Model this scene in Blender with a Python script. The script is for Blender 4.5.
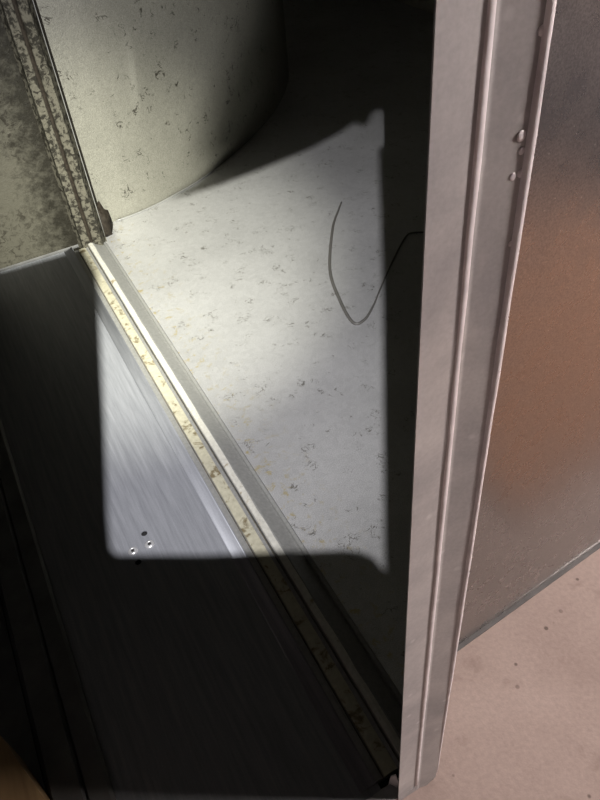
import bpy, bmesh, math, random
from mathutils import Vector, Matrix
random.seed(7)
for o in list(bpy.data.objects):
    bpy.data.objects.remove(o)
scene = bpy.context.scene
col = scene.collection

# ------------------------------------------------------------------ camera
# X runs across the trunk duct, Y along it (away from the open end), Z up; metres
CAM = Vector((0, 0, 0.6))
RIGHT = Vector((0.88142, -0.46552, -0.07997)).normalized()
FWD = Vector((0.28987, 0.66678, -0.68657))
FWD = (FWD - RIGHT * FWD.dot(RIGHT)).normalized()
UP = RIGHT.cross(FWD)
cam = bpy.data.cameras.new('camera')
cam.sensor_width = 36
cam.lens = 36 * 704 / 800
cam.clip_start = 0.005
camo = bpy.data.objects.new('camera', cam)
col.objects.link(camo)
camo.matrix_world = Matrix(((RIGHT.x, UP.x, -FWD.x, CAM.x), (RIGHT.y, UP.y, -FWD.y, CAM.y),
                            (RIGHT.z, UP.z, -FWD.z, CAM.z), (0, 0, 0, 1)))
scene.camera = camo

# ------------------------------------------------------------------ world, lamps, exposure
world = bpy.data.worlds.new('world')
scene.world = world
world.use_nodes = True
world.node_tree.nodes['Background'].inputs[0].default_value = (0.8, 0.75, 0.7, 1)
world.node_tree.nodes['Background'].inputs[1].default_value = 0.004

def aim(o, target):
    o.rotation_euler = (Vector(target) - o.location).to_track_quat('-Z', 'Y').to_euler()

room = bpy.data.lights.new('room_light', 'AREA')
room.shape = 'RECTANGLE'
room.size = 0.4
room.size_y = 0.4
room.energy = 80
room.color = (1.0, 0.86, 0.80)
roomo = bpy.data.objects.new('room_light', room)
col.objects.link(roomo)
roomo.location = (2.15, -0.85, 1.25)
aim(roomo, (0.2, 0.2, 0.1))

LAMP = Vector((-0.038, -0.085, 0.95))
LF = (Vector((0.17, 0.86, 0.05)) - LAMP).normalized()
LR = LF.cross(Vector((0, 0, 1))).normalized()
LU = LR.cross(LF)
# one torch: a wide spill and a narrower hot spot from the same emitter
for nm, power, cone, tgt in (('flashlight_spill', 110, 66, (0.16, 0.98, 0.0)), ('flashlight_hotspot', 275, 31, (0.165, 1.0, 0.0))):
    spot = bpy.data.lights.new(nm, 'SPOT')
    spot.energy = power
    spot.color = (1.0, 0.98, 1.0) if cone > 50 else (1.0, 0.99, 0.83)
    spot.spot_size = math.radians(cone)
    spot.spot_blend = 1.0
    spot.shadow_soft_size = 0.0007
    spoto = bpy.data.objects.new(nm, spot)
    col.objects.link(spoto)
    spoto.location = LAMP
    aim(spoto, tgt)

vs = scene.view_settings
vs.view_transform = 'Standard'
vs.look = 'None'
vs.gamma = 1
vs.exposure = 0
vs.use_curve_mapping = False

# ------------------------------------------------------------------ helpers
def link(name, me, mat=None, parent=None, smooth=False):
    o = bpy.data.objects.new(name, me)
    col.objects.link(o)
    if mat:
        me.materials.append(mat)
    if parent:
        o.parent = parent
    if smooth:
        for p in me.polygons:
            p.use_smooth = True
    return o

def mesh(name, verts, faces, mat=None, parent=None, smooth=False):
    me = bpy.data.meshes.new(name)
    me.from_pydata([tuple(v) for v in verts], [], faces)
    bm = bmesh.new()
    bm.from_mesh(me)
    bmesh.ops.recalc_face_normals(bm, faces=bm.faces)
    bm.to_mesh(me)
    bm.free()
    return link(name, me, mat, parent, smooth)

def box(name, lo, hi, mat, parent=None, bevel=0.0):
    bm = bmesh.new()
    bmesh.ops.create_cube(bm, size=1)
    for v in bm.verts:
        v.co = Vector([(lo[i] + hi[i]) / 2 + v.co[i] * (hi[i] - lo[i]) for i in range(3)])
    if bevel:
        bmesh.ops.bevel(bm, geom=bm.edges[:], offset=bevel, segments=2, affect='EDGES')
    me = bpy.data.meshes.new(name)
    bm.to_mesh(me)
    bm.free()
    return link(name, me, mat, parent)

def prism(name, poly, z0, z1, mat, parent=None):
    n = len(poly)
    v = [(x, y, z0) for x, y in poly] + [(x, y, z1) for x, y in poly]
    f = [list(range(n))[::-1], list(range(n, 2 * n))] + [[i, (i + 1) % n, n + (i + 1) % n, n + i] for i in range(n)]
    return mesh(name, v, f, mat, parent)

def sweep(name, prof, path, mat, parent=None, smooth=False, jitter=0.0):
    """closed profile (list of 3-vectors), copied to each path offset"""
    n = len(prof)
    v = []
    for k, p in enumerate(path):
        for q in prof:
            j = Vector([random.uniform(-jitter, jitter) for _ in range(3)]) if jitter else Vector()
            v.append(Vector(q) + Vector(p) + j)
    f = []
    for k in range(len(path) - 1):
        for i in range(n):
            f.append([k * n + i, k * n + (i + 1) % n, (k + 1) * n + (i + 1) % n, (k + 1) * n + i])
    f.append(list(range(n))[::-1])
    f.append([(len(path) - 1) * n + i for i in range(n)])
    return mesh(name, v, f, mat, parent, smooth)

def ribbon_wall(name, line, z0, z1, t, mat, parent=None, smooth=True, nz=1):
    """vertical sheet of thickness t following a plan polyline"""
    pts = [Vector((x, y)) for x, y in line]
    nor = []
    for i in range(len(pts)):
        a = pts[max(i - 1, 0)]
        b = pts[min(i + 1, len(pts) - 1)]
        d = (b - a).normalized()
        nor.append(Vector((-d.y, d.x)))
    v, f = [], []
    m = len(pts)
    for k in range(nz + 1):
        z = z0 + (z1 - z0) * k / nz
        v += [(p.x, p.y, z) for p in pts]
    off = len(v)
    for k in range(nz + 1):
        z = z0 + (z1 - z0) * k / nz
        v += [(p.x + n.x * t, p.y + n.y * t, z) for p, n in zip(pts, nor)]
    for k in range(nz):
        for i in range(m - 1):
            a = k * m + i
            f.append([a, a + 1, a + m + 1, a + m])
            f.append([off + a, off + a + m, off + a + m + 1, off + a + 1])
    for i in range(m - 1):
        f.append([i, off + i, off + i + 1, i + 1])
        a = nz * m + i
        f.append([a, a + 1, off + a + 1, off + a])
    for k in range(nz):
        for i in (0, m - 1):
            a = k * m + i
            f.append([a, a + m, off + a + m, off + a])
    o = mesh(name, v, f, mat, parent)
    if smooth:
        for p in o.data.polygons:
            p.use_smooth = abs(p.normal.z) < 0.5
        o.data.set_sharp_from_angle(angle=math.radians(35))
    return o

def tube(name, pts, radii, mat, parent=None, n=8):
    pts = [Vector(p) for p in pts]
    v, f = [], []
    for i, p in enumerate(pts):
        d = (pts[min(i + 1, len(pts) - 1)] - pts[max(i - 1, 0)]).normalized()
        s = d.cross(Vector((0.1, 0.2, 1))).normalized()
        t = d.cross(s)
        r = radii if isinstance(radii, float) else radii[i]
        for k in range(n):
            a = 2 * math.pi * k / n
            v.append(p + (s * math.cos(a) + t * math.sin(a)) * r)
    for i in range(len(pts) - 1):
        for k in range(n):
            f.append([i * n + k, i * n + (k + 1) % n, (i + 1) * n + (k + 1) % n, (i + 1) * n + k])
    f.append(list(range(n)))
    f.append([(len(pts) - 1) * n + k for k in range(n)])
    return mesh(name, v, f, mat, parent, True)

def spline(pts, m=8):
    pts = [Vector(p) for p in pts]
    out = []
    for i in range(len(pts) - 1):
        p0, p1, p2, p3 = pts[max(i - 1, 0)], pts[i], pts[i + 1], pts[min(i + 2, len(pts) - 1)]
        for k in range(m):
            t = k / m
            out.append(0.5 * ((2 * p1) + (p2 - p0) * t + (2 * p0 - 5 * p1 + 4 * p2 - p3) * t * t
                              + (3 * p1 - p0 - 3 * p2 + p3) * t ** 3))
    out.append(pts[-1])
    return out

def lathe(name, prof, center, mat, parent=None, axis=Vector((0, 0, 1)), n=24):
    q = axis.to_track_quat('Z', 'Y')
    v, f = [], []
    for r, z in prof:
        for k in range(n):
            a = 2 * math.pi * k / n
            v.append(Vector(center) + q @ Vector((r * math.cos(a), r * math.sin(a), z)))
    for i in range(len(prof) - 1):
        for k in range(n):
            f.append([i * n + k, i * n + (k + 1) % n, (i + 1) * n + (k + 1) % n, (i + 1) * n + k])
    f.append(list(range(n)))
    f.append([(len(prof) - 1) * n + k for k in range(n)])
    return mesh(name, v, f, mat, parent, True)

def thing(name, label, cat, loc=(0, 0, 0), group=None):
    # empty kept at the origin of its parts' coordinates
    o = bpy.data.objects.new(name, None)
    col.objects.link(o)
    o.empty_display_size = 0.05
    o['label'] = label
    o['category'] = cat
    if group:
        o['group'] = group
    return o

def tag(o, label, cat, group=None):
    o['label'] = label
    o['category'] = cat
    if group:
        o['group'] = group
    return o

# ------------------------------------------------------------------ materials
class Mat:
    def __init__(self, name, metallic=0.0, rough=0.5, spec=0.5):
        self.m = bpy.data.materials.new(name)
        self.m.use_nodes = True
        self.t = self.m.node_tree
        self.b = self.t.nodes['Principled BSDF']
        self.b.inputs['Metallic'].default_value = metallic
        self.b.inputs['Roughness'].default_value = rough
        self.b.inputs['Specular IOR Level'].default_value = spec
        tc = self.t.nodes.new('ShaderNodeTexCoord')
        self.co = tc.outputs['Object']

    def n(self, kind, **kw):
        x = self.t.nodes.new(kind)
        for k, v in kw.items():
            setattr(x, k, v)
        return x

    def l(self, a, b):
        self.t.links.new(a, b)

    def mapping(self, scale):
        x = self.n('ShaderNodeMapping')
        x.inputs['Scale'].default_value = scale
        self.l(self.co, x.inputs['Vector'])
        return x.outputs['Vector']

    def noise(self, scale, detail=4, rough=0.6, dist=0.0, vec=None):
        x = self.n('ShaderNodeTexNoise')
        x.inputs['Scale'].default_value = scale
        x.inputs['Detail'].default_value = detail
        x.inputs['Roughness'].default_value = rough
        x.inputs['Distortion'].default_value = dist
        self.l(vec or self.co, x.inputs['Vector'])
        return x.outputs['Fac']

    def voro(self, scale, feature='F1', vec=None, out='Distance'):
        x = self.n('ShaderNodeTexVoronoi', feature=feature)
        x.inputs['Scale'].default_value = scale
        self.l(vec or self.co, x.inputs['Vector'])
        return x.outputs[out]

    def ramp(self, fac, stops):
        x = self.n('ShaderNodeValToRGB')
        r = x.color_ramp
        while len(r.elements) < len(stops):
            r.elements.new(0.5)
        for el, (p, c) in zip(r.elements, stops):
            el.position = p
            el.color = c if len(c) == 4 else (*c, 1)
        self.l(fac, x.inputs[0])
        return x.outputs[0]

    def mix(self, fac, a, b, mode='MIX'):
        x = self.n('ShaderNodeMix', data_type='RGBA', blend_type=mode)
        for s, v in ((x.inputs[0], fac), (x.inputs[6], a), (x.inputs[7], b)):
            if hasattr(v, 'links') or hasattr(v, 'is_output'):
                self.l(v, s)
            else:
                s.default_value = v if not isinstance(v, tuple) or len(v) == 4 else (*v, 1)
        return x.outputs[2]

    def math(self, op, a, b):
        x = self.n('ShaderNodeMath', operation=op)
        for s, v in ((x.inputs[0], a), (x.inputs[1], b)):
            if hasattr(v, 'is_output'):
                self.l(v, s)
            else:
                s.default_value = v
        return x.outputs[0]

    def color(self, c):
        if hasattr(c, 'is_output'):
            self.l(c, self.b.inputs['Base Color'])
        else:
            self.b.inputs['Base Color'].default_value = (*c, 1)

    def rough(self, s):
        self.l(s, self.b.inputs['Roughness'])

    def bump(self, h, strength=0.3, dist=0.001):
        x = self.n('ShaderNodeBump')
        x.inputs['Strength'].default_value = strength
        x.inputs['Distance'].default_value = dist
        self.l(h, x.inputs['Height'])
        self.l(x.outputs[0], self.b.inputs['Normal'])

def g(v):
    return (v, v, v)

def galvanised(name, base, metallic, rough, fleck=1.0, grain=900, tint=(1, 1, 1), cracks=True, bump=0.35, stain=False, csc=75, cth=0.56):
    M = Mat(name, metallic, rough)
    big = M.noise(5, 3, 0.5)
    fine = M.noise(grain, 2, 0.7)
    sp = M.ramp(M.voro(160, out='Color'), [(0.2, g(0.3)), (0.8, g(0.7))])
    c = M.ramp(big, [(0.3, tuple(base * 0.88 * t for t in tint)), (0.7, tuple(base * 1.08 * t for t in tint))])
    c = M.mix(0.10, c, sp, 'OVERLAY')
    c = M.mix(0.45, c, M.ramp(fine, [(0.35, g(0.3)), (0.65, g(0.75))]), 'OVERLAY')
    if cracks:
        # short dark flaked scratches scattered in patches
        warp = M.noise(csc, 3, 0.6, 0.9)
        line = M.ramp(warp, [(0.470, g(0)), (0.490, g(1)), (0.502, g(1)), (0.522, g(0))])
        patch = M.ramp(M.noise(34, 3, 0.65), [(cth, g(0)), (cth + 0.06, g(1))])
        fl = M.math('MULTIPLY', line, patch)
        fl = M.math('MULTIPLY', fl, 0.95 * fleck)
        c = M.mix(fl, c, (0.17 * base, 0.15 * base, 0.11 * base))
        speck = M.ramp(M.voro(95), [(0.05, g(1)), (0.10, g(0))])
        spm = M.ramp(M.noise(14, 2), [(0.55, g(0)), (0.68, g(0.7 * fleck))])
        c = M.mix(M.math('MULTIPLY', speck, spm), c, (0.3 * base, 0.25 * base, 0.17 * base))
    if stain:
        sep = M.n('ShaderNodeSeparateXYZ')
        M.l(M.co, sep.inputs[0])
        near = M.ramp(sep.outputs['X'], [(0.16, g(1)), (0.23, g(0))])
        blot = M.ramp(M.noise(85, 4, 0.7, 0.4), [(0.56, g(0)), (0.66, g(0.8))])
        c = M.mix(M.math('MULTIPLY', near, blot), c, (0.42, 0.34, 0.14))
    M.color(c)
    M.bump(M.math('ADD', fine, M.math('MULTIPLY', M.noise(120, 3), 0.8)), bump, 0.0006)
    return M.m

m_spangle = galvanised('spangled_zinc_floor', 0.49, 0.6, 0.42, 0.8, tint=(1, 1, 1.0), stain=True)
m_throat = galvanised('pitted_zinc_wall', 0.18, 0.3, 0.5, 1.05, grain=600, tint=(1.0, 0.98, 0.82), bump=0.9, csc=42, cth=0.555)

# brushed floor of the trunk
M = Mat('brushed_zinc', 0.3, 0.5)
streak = M.noise(9, 5, 0.7, 0.2, M.mapping((26, 1.2, 10)))
c = M.ramp(streak, [(0.3, (0.18, 0.187, 0.205)), (0.7, (0.27, 0.278, 0.30))])
c = M.mix(0.15, c, M.ramp(M.noise(700, 2), [(0.3, g(0.3)), (0.7, g(0.7))]), 'OVERLAY')
M.color(c)
M.bump(streak, 0.15, 0.0006)
m_brushed = M.m

# mottled, rusting end panel
M = Mat('mottled_zinc', 0.0, 0.6, 0.2)
mot = M.noise(110, 5, 0.75, 0.8)
rust = M.math('MULTIPLY', M.ramp(mot, [(0.5, g(0)), (0.6, g(1))]), M.ramp(M.noise(9, 3), [(0.38, g(0)), (0.62, g(1))]))
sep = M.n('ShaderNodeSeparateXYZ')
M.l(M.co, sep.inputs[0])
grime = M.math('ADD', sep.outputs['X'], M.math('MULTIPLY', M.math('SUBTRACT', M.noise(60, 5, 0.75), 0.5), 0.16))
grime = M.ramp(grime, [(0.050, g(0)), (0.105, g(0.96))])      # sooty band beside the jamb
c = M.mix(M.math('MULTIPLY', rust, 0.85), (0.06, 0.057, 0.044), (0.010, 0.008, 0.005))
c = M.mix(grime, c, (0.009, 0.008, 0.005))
M.color(c)
M.bump(mot, 0.8, 0.0015)
m_mottled = M.m

# plain dull sheet
M = Mat('dull_zinc', 0.3, 0.5)
c = M.ramp(M.noise(40, 4), [(0.3, g(0.10)), (0.7, g(0.15))])
M.color(c)
m_dull = M.m

M = Mat('clean_zinc', 0.2, 0.5)
M.color(M.ramp(M.noise(40, 4), [(0.3, (0.48, 0.48, 0.42)), (0.7, (0.56, 0.56, 0.50))]))
m_clean = M.m

# cleat metal with grime
def cleat(name, base, stain, amount, rough=0.45, scale=90, metallic=0.25, spec=0.5):
    M = Mat(name, metallic, rough, spec)
    a = M.noise(scale, 4, 0.7, 0.5)
    b = M.noise(scale * 3.3, 3, 0.6)
    c = M.ramp(b, [(0.3, tuple(x * 0.85 for x in base)), (0.7, tuple(min(1, x * 1.1) for x in base))])
    c = M.mix(M.ramp(a, [(amount, g(0)), (amount + 0.1, g(0.85))]), c, stain)
    M.color(c)
    M.bump(b, 0.3, 0.0006)
    return M.m
m_cleat = cleat('cleat_zinc', (0.225, 0.225, 0.215), (0.22, 0.19, 0.13), 0.66)
m_seal = cleat('yellowed_sealant', (0.40, 0.38, 0.29), (0.11, 0.08, 0.035), 0.54, 0.55, 60)
m_seal2 = cleat('pale_sealant', (0.50, 0.49, 0.44), (0.24, 0.19, 0.11), 0.60, 0.5, 60)
m_jamb = cleat('grimy_jamb', (0.085, 0.08, 0.062), (0.004, 0.0035, 0.0025), 0.46, 0.7, 120, 0.0, 0.12)
M = Mat('black_mastic_shade', 0, 0.7, 0.12)
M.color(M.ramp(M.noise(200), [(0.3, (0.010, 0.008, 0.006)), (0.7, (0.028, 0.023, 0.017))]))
m_mastic_shade = M.m
M = Mat('groove_dirt', 0, 0.9)
M.color(M.ramp(M.noise(150), [(0.35, (0.03, 0.025, 0.015)), (0.75, (0.16, 0.13, 0.08))]))
m_dirt = M.m

# the end flange (post) outside
M = Mat('flange_zinc', 0.2, 0.42)
cl = M.noise(22, 4, 0.6, 0.4)
c = M.ramp(cl, [(0.3, (0.33, 0.33, 0.345)), (0.5, (0.42, 0.415, 0.425)), (0.72, (0.53, 0.52, 0.52))])
c = M.mix(M.ramp(M.voro(60), [(0.06, g(0.35)), (0.14, g(0))]), c, g(0.72))
c = M.mix(0.15, c, M.ramp(M.noise(600, 2), [(0.3, g(0.3)), (0.7, g(0.7))]), 'OVERLAY')
M.color(c)
M.bump(cl, 0.12, 0.001)
m_flange = M.m
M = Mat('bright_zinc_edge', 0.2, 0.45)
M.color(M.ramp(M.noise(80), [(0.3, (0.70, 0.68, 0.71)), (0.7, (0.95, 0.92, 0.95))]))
m_edge = M.m

# exterior panel: satin metal that mirrors the floor of the room
M = Mat('satin_steel_panel', 0.92, 0.27)
gr = M.noise(900, 2, 0.7)
c = M.ramp(gr, [(0.3, (0.25, 0.245, 0.245)), (0.7, (0.38, 0.37, 0.365))])
c = M.mix(M.ramp(M.voro(130), [(0.035, g(0.5)), (0.07, g(0))]), c, g(0.85))
M.color(c)
M.rough(M.ramp(M.noise(60, 4), [(0.3, g(0.24)), (0.7, g(0.33))]))
M.bump(gr, 0.10, 0.0004)
m_panel = M.m

# concrete
M = Mat('pinkish_concrete', 0, 0.65)
c = M.ramp(M.noise(9, 5, 0.6), [(0.3, (0.40, 0.315, 0.285)), (0.7, (0.50, 0.405, 0.37))])
c = M.mix(0.25, c, M.ramp(M.noise(260, 3), [(0.3, g(0.35)), (0.7, g(0.65))]), 'OVERLAY')
dots = M.math('MULTIPLY', M.ramp(M.voro(48), [(0.07, g(1)), (0.11, g(0))]), M.ramp(M.noise(23, 2), [(0.36, g(0)), (0.5, g(0.8))]))
c = M.mix(dots, c, (0.10, 0.075, 0.065))
st = M.math('MULTIPLY', M.ramp(M.noise(32, 4, 0.6, 0.5), [(0.62, g(0)), (0.74, g(0.35))]), 1.0)
c = M.mix(st, c, (0.24, 0.17, 0.14))
M.color(c)
M.bump(M.noise(300, 4), 0.25, 0.001)
m_conc = M.m

def plain(name, c, rough=0.7, metallic=0.0, scale=20, var=0.15):
    M = Mat(name, metallic, rough)
    M.color(M.ramp(M.noise(scale), [(0.3, tuple(x * (1 - var) for x in c)), (0.7, tuple(min(1, x * (1 + var)) for x in c))]))
    return M.m
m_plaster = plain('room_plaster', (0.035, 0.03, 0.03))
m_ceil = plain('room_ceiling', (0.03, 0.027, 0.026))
m_black = plain('black_pad', (0.006, 0.006, 0.006), 0.9)
m_card = plain('brown_cardboard', (0.50, 0.26, 0.15), 0.8)
m_mat = plain('dark_rubber', (0.02, 0.019, 0.027), 0.9)
m_rivet = plain('rivet_steel', (0.62, 0.62, 0.63), 0.25, 0.6)
m_wire = plain('dark_wire', (0.075, 0.072, 0.066), 0.55)
m_lampblack = plain('black_lamp_plastic', (0.015, 0.015, 0.015), 0.7)
M = Mat('rough_timber', 0, 0.75)
M.color(M.ramp(M.noise(6, 5, 0.6, 0.6, M.mapping((14, 1.5, 14))), [(0.3, (0.12, 0.072, 0.03)), (0.7, (0.22, 0.145, 0.065))]))
m_wood = M.m

# ------------------------------------------------------------------ the room
ZC = -0.008                      # top of the concrete
def struct(o):
    o['kind'] = 'structure'
    return o
struct(box('floor', (-1.6, -2.2, ZC - 0.1), (2.8, 2.8, ZC), m_conc))
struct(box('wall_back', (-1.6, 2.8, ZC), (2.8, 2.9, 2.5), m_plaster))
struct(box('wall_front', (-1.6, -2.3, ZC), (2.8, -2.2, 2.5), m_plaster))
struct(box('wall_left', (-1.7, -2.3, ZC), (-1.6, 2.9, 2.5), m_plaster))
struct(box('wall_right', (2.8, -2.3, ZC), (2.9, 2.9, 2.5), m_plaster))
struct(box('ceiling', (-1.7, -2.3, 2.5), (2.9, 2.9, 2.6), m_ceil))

# ------------------------------------------------------------------ trunk duct
HT = 1.15                        # height of the duct
T = 0.0012
trunk = thing('trunk_duct', 'sheet metal trunk duct with brushed floor, open end and tall flange on the concrete', 'duct')

# floor sheet with two drilled holes
def drilled_sheet(name, lo, hi, holes, mat, parent):
    ob = box(name, lo, hi, mat, parent)
    cut = []
    for (x, y, r) in holes:
        c = lathe('cut', [(r, -0.02), (r, 0.02)], (x, y, 0), None)
        m = ob.modifiers.new('b', 'BOOLEAN')
        m.operation = 'DIFFERENCE'
        m.solver = 'EXACT'
        m.object = c
        cut.append(c)
    dg = bpy.context.evaluated_depsgraph_get()
    me = bpy.data.meshes.new_from_object(ob.evaluated_get(dg))
    ob.modifiers.clear()
    ob.data = me
    for c in cut:
        bpy.data.objects.remove(c)
    if not me.materials:
        me.materials.append(mat)
    for p in me.polygons:
        p.use_smooth = False
    return ob

F0 = 0.158                       # near end of the floor sheet
drilled_sheet('floor_panel', (-0.0845, F0, -T), (0.1015, 1.12, 0), [(0.018, 0.491, 0.0033), (0.001, 0.460, 0.0033)], m_brushed, trunk)
cove = [(0.0860, 0, -0.0008), (0.0860, 0, 0.0001)] + [(0.086 + 0.014 * k / 8, 0, 0.0003 + 0.0042 * (k / 8) ** 2) for k in range(1, 9)] + [(0.100, 0, -0.0008)]
sweep('floor_cove', cove, [(0, 0.165, 0), (0, 1.117, 0)], m_brushed, trunk, smooth=True)
box('hole_shade_pad', (-0.2, F0 + 0.004, ZC), (0.155, 1.115, ZC + 0.003), m_black, trunk)  # black sheet added under the floor so the drilled holes read dark
# end panel
box('end_panel', (-0.212, 1.12, ZC), (0.135, 1.12 + T, HT), m_mottled, trunk)
sweep('end_panel_lip', [(0, 1.12, 0.0), (0, 1.1175, 0.0), (0, 1.1175, 0.0025), (0, 1.12, 0.004)], [(-0.2, 0, 0), (0.112, 0, 0)], m_dull, trunk)
# left side: stepped seam, outer floor ledge and side wall
sx = -0.0845
prof = [(sx, 0, -0.002), (sx, 0, 0.004), (sx - 0.003, 0, 0.0055), (sx - 0.018, 0, 0.0055), (sx - 0.020, 0, 0.003),
        (sx - 0.022, 0, 0.009), (sx - 0.043, 0, 0.010), (sx - 0.047, 0, 0.004), (sx - 0.049, 0, -0.002)]
sweep('side_seam', prof, [(0, F0, 0), (0, 1.117, 0)], m_dull, trunk)
box('side_ledge', (-0.21, F0, -0.004), (-0.1335, 1.117, 0.001), m_dull, trunk)
box('side_panel', (-0.212, F0 - 0.006, ZC), (-0.21, 1.12, HT), m_dull, trunk)
box('top_panel', (-0.212, 0.152, HT), (0.16, 1.125, HT + T), m_dull, trunk)
# rivets: domed ring with an open dark bore
for k, (x, y) in enumerate([(0.0005, 0.4755), (0.0185, 0.4745)]):
    r = lathe('rivet', [(0.0054, 0), (0.0053, 0.0006), (0.0042, 0.0017), (0.0028, 0.0022), (0.0020, 0.0019), (0.0018, 0.0002)], (x, y, 0), m_rivet, trunk)
    lathe('rivet_bore', [(0.0021, 0.0011), (0.0021, 0.00135)], (x, y, 0), m_black, r, n=16)

# the tall end flange beside the opening (two faces with a rounded bend)
A, Rg, Cc = Vector((0.1090, 0.1470)), Vector((0.1262, 0.1482)), Vector((0.1424, 0.1454))
def flange_plan():
    # flat face, rounded bead along the bend, second flat face
    a = Rg + (A - Rg).normalized() * 0.0026
    b = Rg + (Cc - Rg).normalized() * 0.0026
    pts = [A, A.lerp(a, 0.5), a + (A - a).normalized() * 0.0008]
    for k in range(9):
        t = k / 8
        pts.append(a.lerp(b, t) + Vector((0, -0.0004)) * math.sin(math.pi * t) ** 0.8)
    pts += [b + (Cc - b).normalized() * 0.0008, b.lerp(Cc, 0.5), Cc]
    return pts
fp = [(p.x, p.y) for p in flange_plan()]
fl = ribbon_wall('end_flange', fp, ZC + 0.016, HT, T * 0.6, m_flange, trunk)
wn = fl.modifiers.new('weighted', 'WEIGHTED_NORMAL')
wn.weight = 100
wn.keep_sharp = True
glint = [(Rg.x + random.uniform(-0.0001, 0.0001), Rg.y + 0.0012, 0.004 + (HT - 0.004) * k / 50) for k in range(51)]  # pale tube paints the highlight along the bend
tube('bend_highlight', glint, [0.0024 + random.uniform(-0.00012, 0.00012) for _ in glint], m_edge, trunk)
# clipped foot of the flange
ft = [(p.x, p.y) for p in flange_plan()]
n = len(ft)
v, f = [], []
for (x, y) in ft:
    s = (x - A.x) / (Cc.x - A.x)
    zb = ZC + 0.0005 + (0.012 if s > 0.98 else 0.0) 
    v += [(x, y, ZC + 0.016), (x, y, zb), (x, y + T, ZC + 0.016), (x, y + T, zb)]
for i in range(n - 1):
    a, b = i * 4, i * 4 + 4
    f += [[a, a + 1, b + 1, b], [a + 2, b + 2, b + 3, a + 3], [a + 1, a + 3, b + 3, b + 1]]
mesh('flange_foot', v, f, m_flange, trunk)
# folded raw edge with zinc runs
edge_pts = []
for k in range(60):
    z = 0.012 + (HT - 0.012) * k / 59
    edge_pts.append((Cc.x + 0.0008 + random.uniform(-0.00012, 0.00012), Cc.y + 0.0007, z))
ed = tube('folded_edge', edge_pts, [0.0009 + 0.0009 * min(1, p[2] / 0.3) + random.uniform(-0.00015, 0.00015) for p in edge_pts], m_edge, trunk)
for (dx, z, r) in [(-0.0026, 0.5130, 0.0024), (-0.0018, 0.5085, 0.0018), (-0.0036, 0.5010, 0.0018), (-0.0010, 0.5015, 0.0019), (-0.0008, 0.540, 0.0020), (-0.001, 0.478, 0.0015)]:
    lathe('zinc_drip', [(r * 0.8, 0), (r * 0.72, r * 0.12), (r * 0.4, r * 0.2), (0.0001, r * 0.22)], (Cc.x + dx, Cc.y - dx * 0.17 + 0.0002, z), m_edge, ed, axis=Vector((0, -1, 0)), n=10)
# flange return back to the branch wall, and the torn tab at its foot
ribbon_wall('flange_return', [(Cc.x, Cc.y + 0.002), (0.203, 0.2255)], ZC, HT, T, m_dull, trunk)
tv = [(0.1085, 0.160, 0.0), (0.1125, 0.154, 0.0), (0.1135, 0.1535, 0.012), (0.112, 0.156, 0.024), (0.1095, 0.159, 0.016),
      (0.1085, 0.160, -0.001), (0.105, 0.158, -0.004), (0.112, 0.150, -0.0065)]
mesh('torn_tab', tv + [(x + 0.0008, y + 0.0008, z) for x, y, z in tv],
     [[0, 1, 2, 4], [4, 2, 3], [5, 6, 7, 1], [8, 12, 10, 9], [12, 11, 10], [13, 9, 15, 14], [0, 4, 12, 8], [4, 3, 11, 12], [3, 2, 10, 11], [2, 1, 9, 10], [6, 5, 13, 14], [7, 6, 14, 15]],
     m_edge, trunk)
# bottom lip running left from the foot
sweep('bottom_lip', [(0, 0.1475, ZC + 0.0005), (0, 0.1475, 0.0015), (0, 0.1585, 0.0015), (0, 0.1585, ZC + 0.0005)],
      [(-0.21, 0, 0)] + [(-0.21 + 0.335 * k / 30, random.uniform(-0.0008, 0.0008), 0) for k in range(1, 31)], m_flange, trunk)

# ------------------------------------------------------------------ branch duct with the curved throat
branch = thing('branch_duct', 'wide galvanised branch duct with spangled floor and curved pitted throat', 'duct')
WALL = [(0.150, 1.165), (0.200, 1.1665), (0.239, 1.171), (0.292, 1.186), (0.375, 1.221), (0.45, 1.268), (0.55, 1.345), (0.66, 1.455),
        (0.76, 1.60), (0.82, 1.75), (0.85, 1.95), (0.86, 2.3)]
wl = [(p.x, p.y) for p in spline([(x, y, 0) for x, y in WALL], 6)]
prism('floor_panel', [(0.156, 0.165), (0.203, 0.226), (1.3, 0.320), (1.3, 2.3), (0.156, 2.3)], -T, 0, m_spangle, branch)
wf = [(p.x, p.y) for p in spline([(x, y, 0) for x, y in WALL], 24)]
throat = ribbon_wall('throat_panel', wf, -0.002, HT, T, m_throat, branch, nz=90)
for v_ in throat.data.vertices:             # a shallow knocked-in crease
    dx = v_.co.x - (0.292 + (v_.co.z - 0.22) * 0.10)
    env = math.exp(-((v_.co.z - 0.225) / 0.05) ** 2)
    k = math.exp(-(dx / 0.010) ** 2) if dx < 0 else math.exp(-(dx / 0.035) ** 2)
    v_.co.y -= 0.0035 * env * k
# bead where the throat meets the floor
bead = [Vector((x, y - 0.0022, 0.0012)) for x, y in wl if 0.185 < x < 0.42]
tube('throat_bead', bead, 0.0016, m_cleat, branch)
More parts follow.
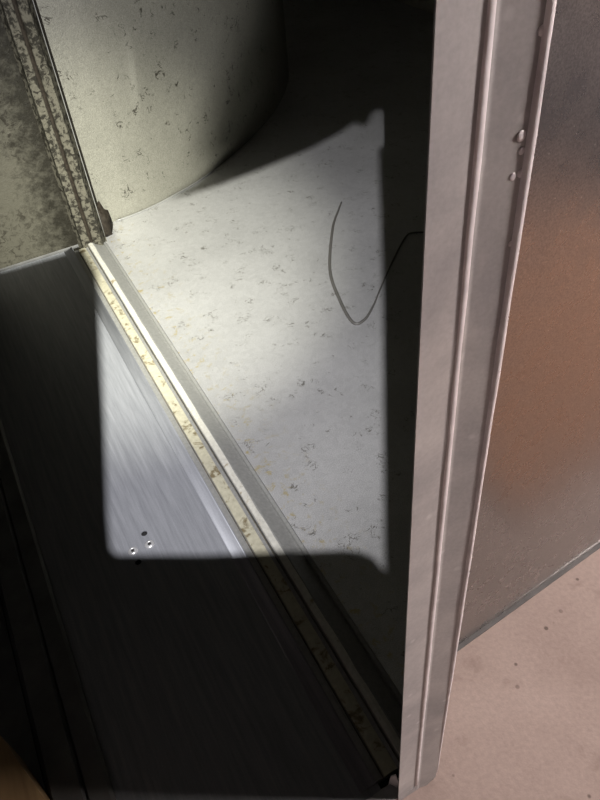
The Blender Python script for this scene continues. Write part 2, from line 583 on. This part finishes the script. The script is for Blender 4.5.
# near (outer) wall of the branch, standing on the concrete, with its foot lip
def near_wall(x):
    return 0.2255 + (x - 0.203) * 0.092
ribbon_wall('near_panel', [(0.203, near_wall(0.203)), (1.3, near_wall(1.3))], ZC, HT, T, m_panel, branch)
lip = sweep('foot_lip', [(0, -0.0035, ZC), (0, -0.0035, ZC + 0.0014), (0, 0, ZC + 0.0022), (0, 0, ZC)],
            [(x, near_wall(x), 0) for x in (0.205, 0.5, 1.3)], m_dull, branch)
ribbon_wall('outer_panel', [(1.3, near_wall(1.3)), (1.3, 2.3)], ZC, HT, T, m_clean, branch)
box('end_panel', (0.14, 2.3, ZC), (1.302, 2.302, HT), m_clean, branch)
prism('top_panel', [(0.1605, 0.170), (0.203, 0.226), (1.302, 0.328), (1.302, 2.302), (0.1605, 2.302)], HT, HT + T, m_clean, branch)
ribbon_wall('filler_panel', [(0.15, 1.166), (0.15, 2.3)], ZC, HT, T, m_dull, branch)

# ------------------------------------------------------------------ slip joint between trunk and branch
joint = thing('slip_joint', 'ribbed metal slip joint with yellowed sealant framing the branch opening', 'duct joint')
steps = 46
Y0, Y1 = 0.165, 1.10
path = [(0, Y0 + (Y1 - Y0) * k / steps, 0) for k in range(steps + 1)]
# (x, z) outline of the sill cleat
P = [(0.1000, -0.003), (0.1000, 0.0046), (0.1040, 0.0050), (0.1062, 0.0044), (0.1066, 0.0010), (0.1072, 0.0010), (0.1076, 0.0036),
     (0.1210, 0.0042), (0.1236, 0.0052), (0.1240, 0.0020), (0.1248, 0.0020), (0.1252, 0.0086), (0.1340, 0.0105),
     (0.1500, 0.0006), (0.1512, 0.0034), (0.1545, 0.0034), (0.1560, 0.0006), (0.1575, -0.003)]
sweep('sill_cleat', [(x, 0, z) for x, z in P], path, m_cleat, joint)
for nm, x0, x1, z, mt in (('sealant_strip', 0.1078, 0.1205, 0.0040, m_seal), ('sealant_strip', 0.1256, 0.1337, 0.0094, m_seal2)):
    sweep(nm, [(x0, 0, z - 0.001), (x0 + 0.0006, 0, z + 0.0006), ((x0 + x1) / 2, 0, z + 0.0012), (x1 - 0.0006, 0, z + 0.0008), (x1, 0, z - 0.001)],
          path, mt, joint, jitter=0.0002)
for x in (0.1069, 0.1244):
    sweep('dirt_line', [(x - 0.0006, 0, 0.0010), (x + 0.0006, 0, 0.0010), (x + 0.0004, 0, 0.0022), (x - 0.0004, 0, 0.0022)], path, m_dirt, joint, jitter=0.0003)
# jamb: the same ribs standing up in the corner; outline in (x, y), towards the camera is smaller y
J = [(0.1120, 1.121), (0.1160, 1.112), (0.1172, 1.100), (0.1290, 1.099), (0.1320, 1.103), (0.1345, 1.104), (0.1350, 1.094),
     (0.1362, 1.093), (0.1480, 1.094), (0.1560, 1.112), (0.1566, 1.106), (0.1580, 1.106), (0.1588, 1.116), (0.1620, 1.168), (0.120, 1.168)]
prism('jamb_cleat', J, -0.003, HT, m_jamb, joint)
tube('jamb_lip', [(0.1573, 1.1058, 0.012 + (HT - 0.012) * k / 20) for k in range(21)], 0.0006, m_cleat, joint)
prism('jamb_groove', [(0.1298, 1.0995), (0.1318, 1.1025), (0.1346, 1.1035), (0.1346, 1.097), (0.1330, 1.0985)], 0.0, HT, m_mastic_shade, joint)
prism('corner_shade_strip', [(0.1600, 1.120), (0.1640, 1.150), (0.1700, 1.1645), (0.1600, 1.1645)], 0.0, HT, m_mastic_shade, joint)  # black strip stands in for the shadow beside the jamb
# lump of mastic in the corner
bm = bmesh.new()
bmesh.ops.create_icosphere(bm, subdivisions=3, radius=1)
for v_ in bm.verts:
    s = 1 + 0.35 * math.sin(7 * v_.co.x + 3 * v_.co.z) * math.cos(5 * v_.co.y + 2) + random.uniform(-0.08, 0.08)
    v_.co = Vector((0.1630 + v_.co.x * 0.015 * s, 1.135 + v_.co.y * 0.020, 0.022 + v_.co.z * 0.031 * s))
me = bpy.data.meshes.new('mastic_lump')
bm.to_mesh(me)
bm.free()
link('mastic_lump', me, m_mastic_shade, joint, True)

# ------------------------------------------------------------------ loose things
wp = spline([(0.548, 0.985, 0.0012), (0.528, 0.962, 0.0012), (0.490, 0.915, 0.0012), (0.427, 0.813, 0.0012), (0.400, 0.737, 0.0012),
             (0.388, 0.680, 0.0012), (0.404, 0.676, 0.0012), (0.432, 0.697, 0.0012), (0.462, 0.726, 0.0012), (0.520, 0.780, 0.0012),
             (0.572, 0.824, 0.0012), (0.590, 0.829, 0.0012), (0.612, 0.815, 0.0012)], 8)
tag(tube('wire', wp, [0.0013 + 0.0012 * math.sin(math.pi * min(1, k / 60)) for k in range(len(wp))], m_wire),
    'thin dark curled wire lying on the spangled metal floor', 'wire')

# timber offcut in the front left corner of the trunk
tb = prism('timber_offcut', [(-0.1453, 0.3247), (-0.1242, 0.2599), (-0.1550, 0.2050), (-0.2080, 0.2250), (-0.2080, 0.3350)], 0.0012, 0.05, m_wood)
tag(tb, 'short brown timber offcut lying inside the dark trunk duct', 'timber')

# cardboard and mat on the concrete beside the duct (they show in the satin panel)
tag(prism('cardboard_sheet', [(0.37, 0.155), (0.95, 0.20), (0.98, -0.20), (0.54, -0.24)], ZC, ZC + 0.006, m_card),
    'flat sheet of brown cardboard lying on the concrete floor', 'cardboard')
tag(prism('rubber_mat', [(0.50, -0.28), (1.0, -0.23), (1.05, 0.14), (1.6, 0.18), (2.5, -1.9), (0.5, -1.9)], ZC, ZC + 0.008, m_mat),
    'dark rubber mat lying on the concrete floor', 'mat')

# ------------------------------------------------------------------ added unseen light mask: cut-out plate and flap shape the torch beam
lamp = thing('torch_mask_rig', 'added unseen torch rig with a cut-out plate and flap that mask its beam', 'light mask')
MASK_DIST = 0.108
def on_wall(px_dir):
    # where a direction from the camera meets the throat panel
    best = None
    for (ax, ay), (bx, by) in zip(wl[:-1], wl[1:]):
        ex, ey = bx - ax, by - ay
        det = px_dir.x * -ey + ex * px_dir.y
        if abs(det) < 1e-9:
            continue
        t = ((ax - CAM.x) * -ey + ex * (ay - CAM.y)) / det
        s = (px_dir.x * (ay - CAM.y) - px_dir.y * (ax - CAM.x)) / det
        if -1e-3 <= s <= 1.001 and t > 0 and (best is None or t < best):
            best = t
    return CAM + px_dir * best if best else CAM + px_dir * 2
def beam(u, v):
    return on_wall(FWD * 704 + RIGHT * u - UP * v)
# outline of the beam where it lands on the duct surfaces (world points)
edge = [(-0.35, 1.12, -0.004), (-0.0144, 1.12, -0.002), (0.117, 1.108, 0.0), (0.1155, 1.0158, 0), (0.0306, 0.6839, 0), (-0.0107, 0.5289, 0), (-0.0188, 0.4904, 0),
        (-0.0146, 0.4793, 0), (0.0594, 0.4349, 0), (0.1893, 0.3640, 0), (0.2027, 0.3532, 0), (0.2092, 0.3411, 0), (0.2095, 0.3297, 0),
        (0.2085, 0.3206, 0), (0.2290, 0.3535, 0), (0.4510, 0.7024, 0), (0.7110, 1.1226, 0), (0.7150, 1.1301, 0), (0.7330, 1.1317, 0),
        (0.7800, 1.2033, 0), (0.8190, 1.2693, 0), (0.8210, 1.2883, 0), (0.7961, 1.2855, 0), (0.7761, 1.2614, 0), (0.7593, 1.2422, 0),
        (0.7459, 1.2401, 0), (0.7408, 1.2637, 0), (0.7081, 1.2451, 0), (0.6074, 1.2105, 0), (0.4866, 1.1886, 0), (0.3879, 1.1771, 0),
        (0.3283, 1.1784, 0), (0.2997, 1.1808, 0)]
edge = [Vector(p) for p in edge] + [beam(u, v) for u, v in [(-103, -217), (-84, -234), (-50, -262), (-10, -305), (20, -345), (50, -400), (60, -480)]]
def to_mask(p):
    d = p - LAMP
    k = MASK_DIST / d.dot(LF)
    q = d * k
    return (q.dot(LR), q.dot(LU))
hole = [to_mask(p) for p in edge]
def pix(u, v):
    return to_mask(beam(u, v) if u > -250 else CAM + (FWD * 704 + RIGHT * u - UP * v) * (1.12 / (FWD * 704 + RIGHT * u - UP * v).y))
hole[0] = pix(-325, -133)
hole[-1] = pix(62, -430)
hole += [pix(-230, -430), pix(-325, -430)]
outer = [(-0.085, -0.085), (0.085, -0.085), (0.085, 0.1), (-0.085, 0.1)]
bm = bmesh.new()
def loop(pts):
    vv = [bm.verts.new(LAMP + LF * MASK_DIST + LR * x + LU * y) for x, y in pts]
    return [bm.edges.new((vv[i], vv[(i + 1) % len(vv)])) for i in range(len(vv))]
es = loop(outer) + loop(hole)
bmesh.ops.triangle_fill(bm, edges=es, use_beauty=True, use_dissolve=False)
r = bmesh.ops.extrude_face_region(bm, geom=bm.faces[:])
for x in r['geom']:
    if isinstance(x, bmesh.types.BMVert):
        x.co -= LF * 0.0008
bmesh.ops.recalc_face_normals(bm, faces=bm.faces)
me = bpy.data.meshes.new('beam_mask')
bm.to_mesh(me)
bm.free()
link('beam_mask', me, m_lampblack, lamp)
# added unseen flap close to the emitter, it shades and softens one side of the beam
FD = 0.03
def to_flap(p):
    d = p - LAMP
    q = d * (FD / d.dot(LF))
    return (q.dot(LR), q.dot(LU))
flap = [to_flap(beam(u, v)) for u, v in [(-106, -230), (-101, -250), (-94, -280), (-82, -312), (-64, -350), (-40, -392), (-12, -440)]]
flap += [(0.006, 0.026), (0.026, 0.026), (0.026, 0.010), to_flap(Vector((0.90, 1.40, 0))), to_flap(Vector((0.6074, 1.275, 0)))]
vv = [LAMP + LF * FD + LR * x + LU * y for x, y in flap]
nn = len(vv)
mesh('mask_flap', vv + [p - LF * 0.0006 for p in vv],
     [list(range(nn)), list(range(nn, 2 * nn))[::-1]] + [[i, (i + 1) % nn, nn + (i + 1) % nn, nn + i] for i in range(nn)], m_lampblack, lamp)
tube('flap_stem', [LAMP - LF * 0.015 + LR * 0.012, LAMP - LF * 0.005 + LR * 0.024 + LU * 0.018, LAMP + LF * FD + LR * 0.024 + LU * 0.018], 0.0012, m_lampblack, lamp)
lathe('lamp_body', [(0.004, -0.002), (0.012, -0.003), (0.014, -0.010), (0.014, -0.030), (0.010, -0.034), (0.010, -0.10), (0.008, -0.104)], LAMP, m_lampblack, lamp, axis=LF)
for sx_, sy_ in ((-0.083, 0.098), (0.083, 0.098), (0.083, -0.083), (-0.083, -0.083)):
    tube('stay_rod', [LAMP - LF * 0.02 + LR * sx_ * 0.13 + LU * sy_ * 0.13, LAMP + LF * MASK_DIST + LR * sx_ + LU * sy_], 0.0015, m_lampblack, lamp)
top = LAMP + LF * MASK_DIST + LU * 0.099
tube('clamp_arm', [top, Vector((top.x, 0.10, HT + 0.02)), Vector((top.x + 0.01, 0.19, HT + 0.004))], 0.003, m_lampblack, lamp)
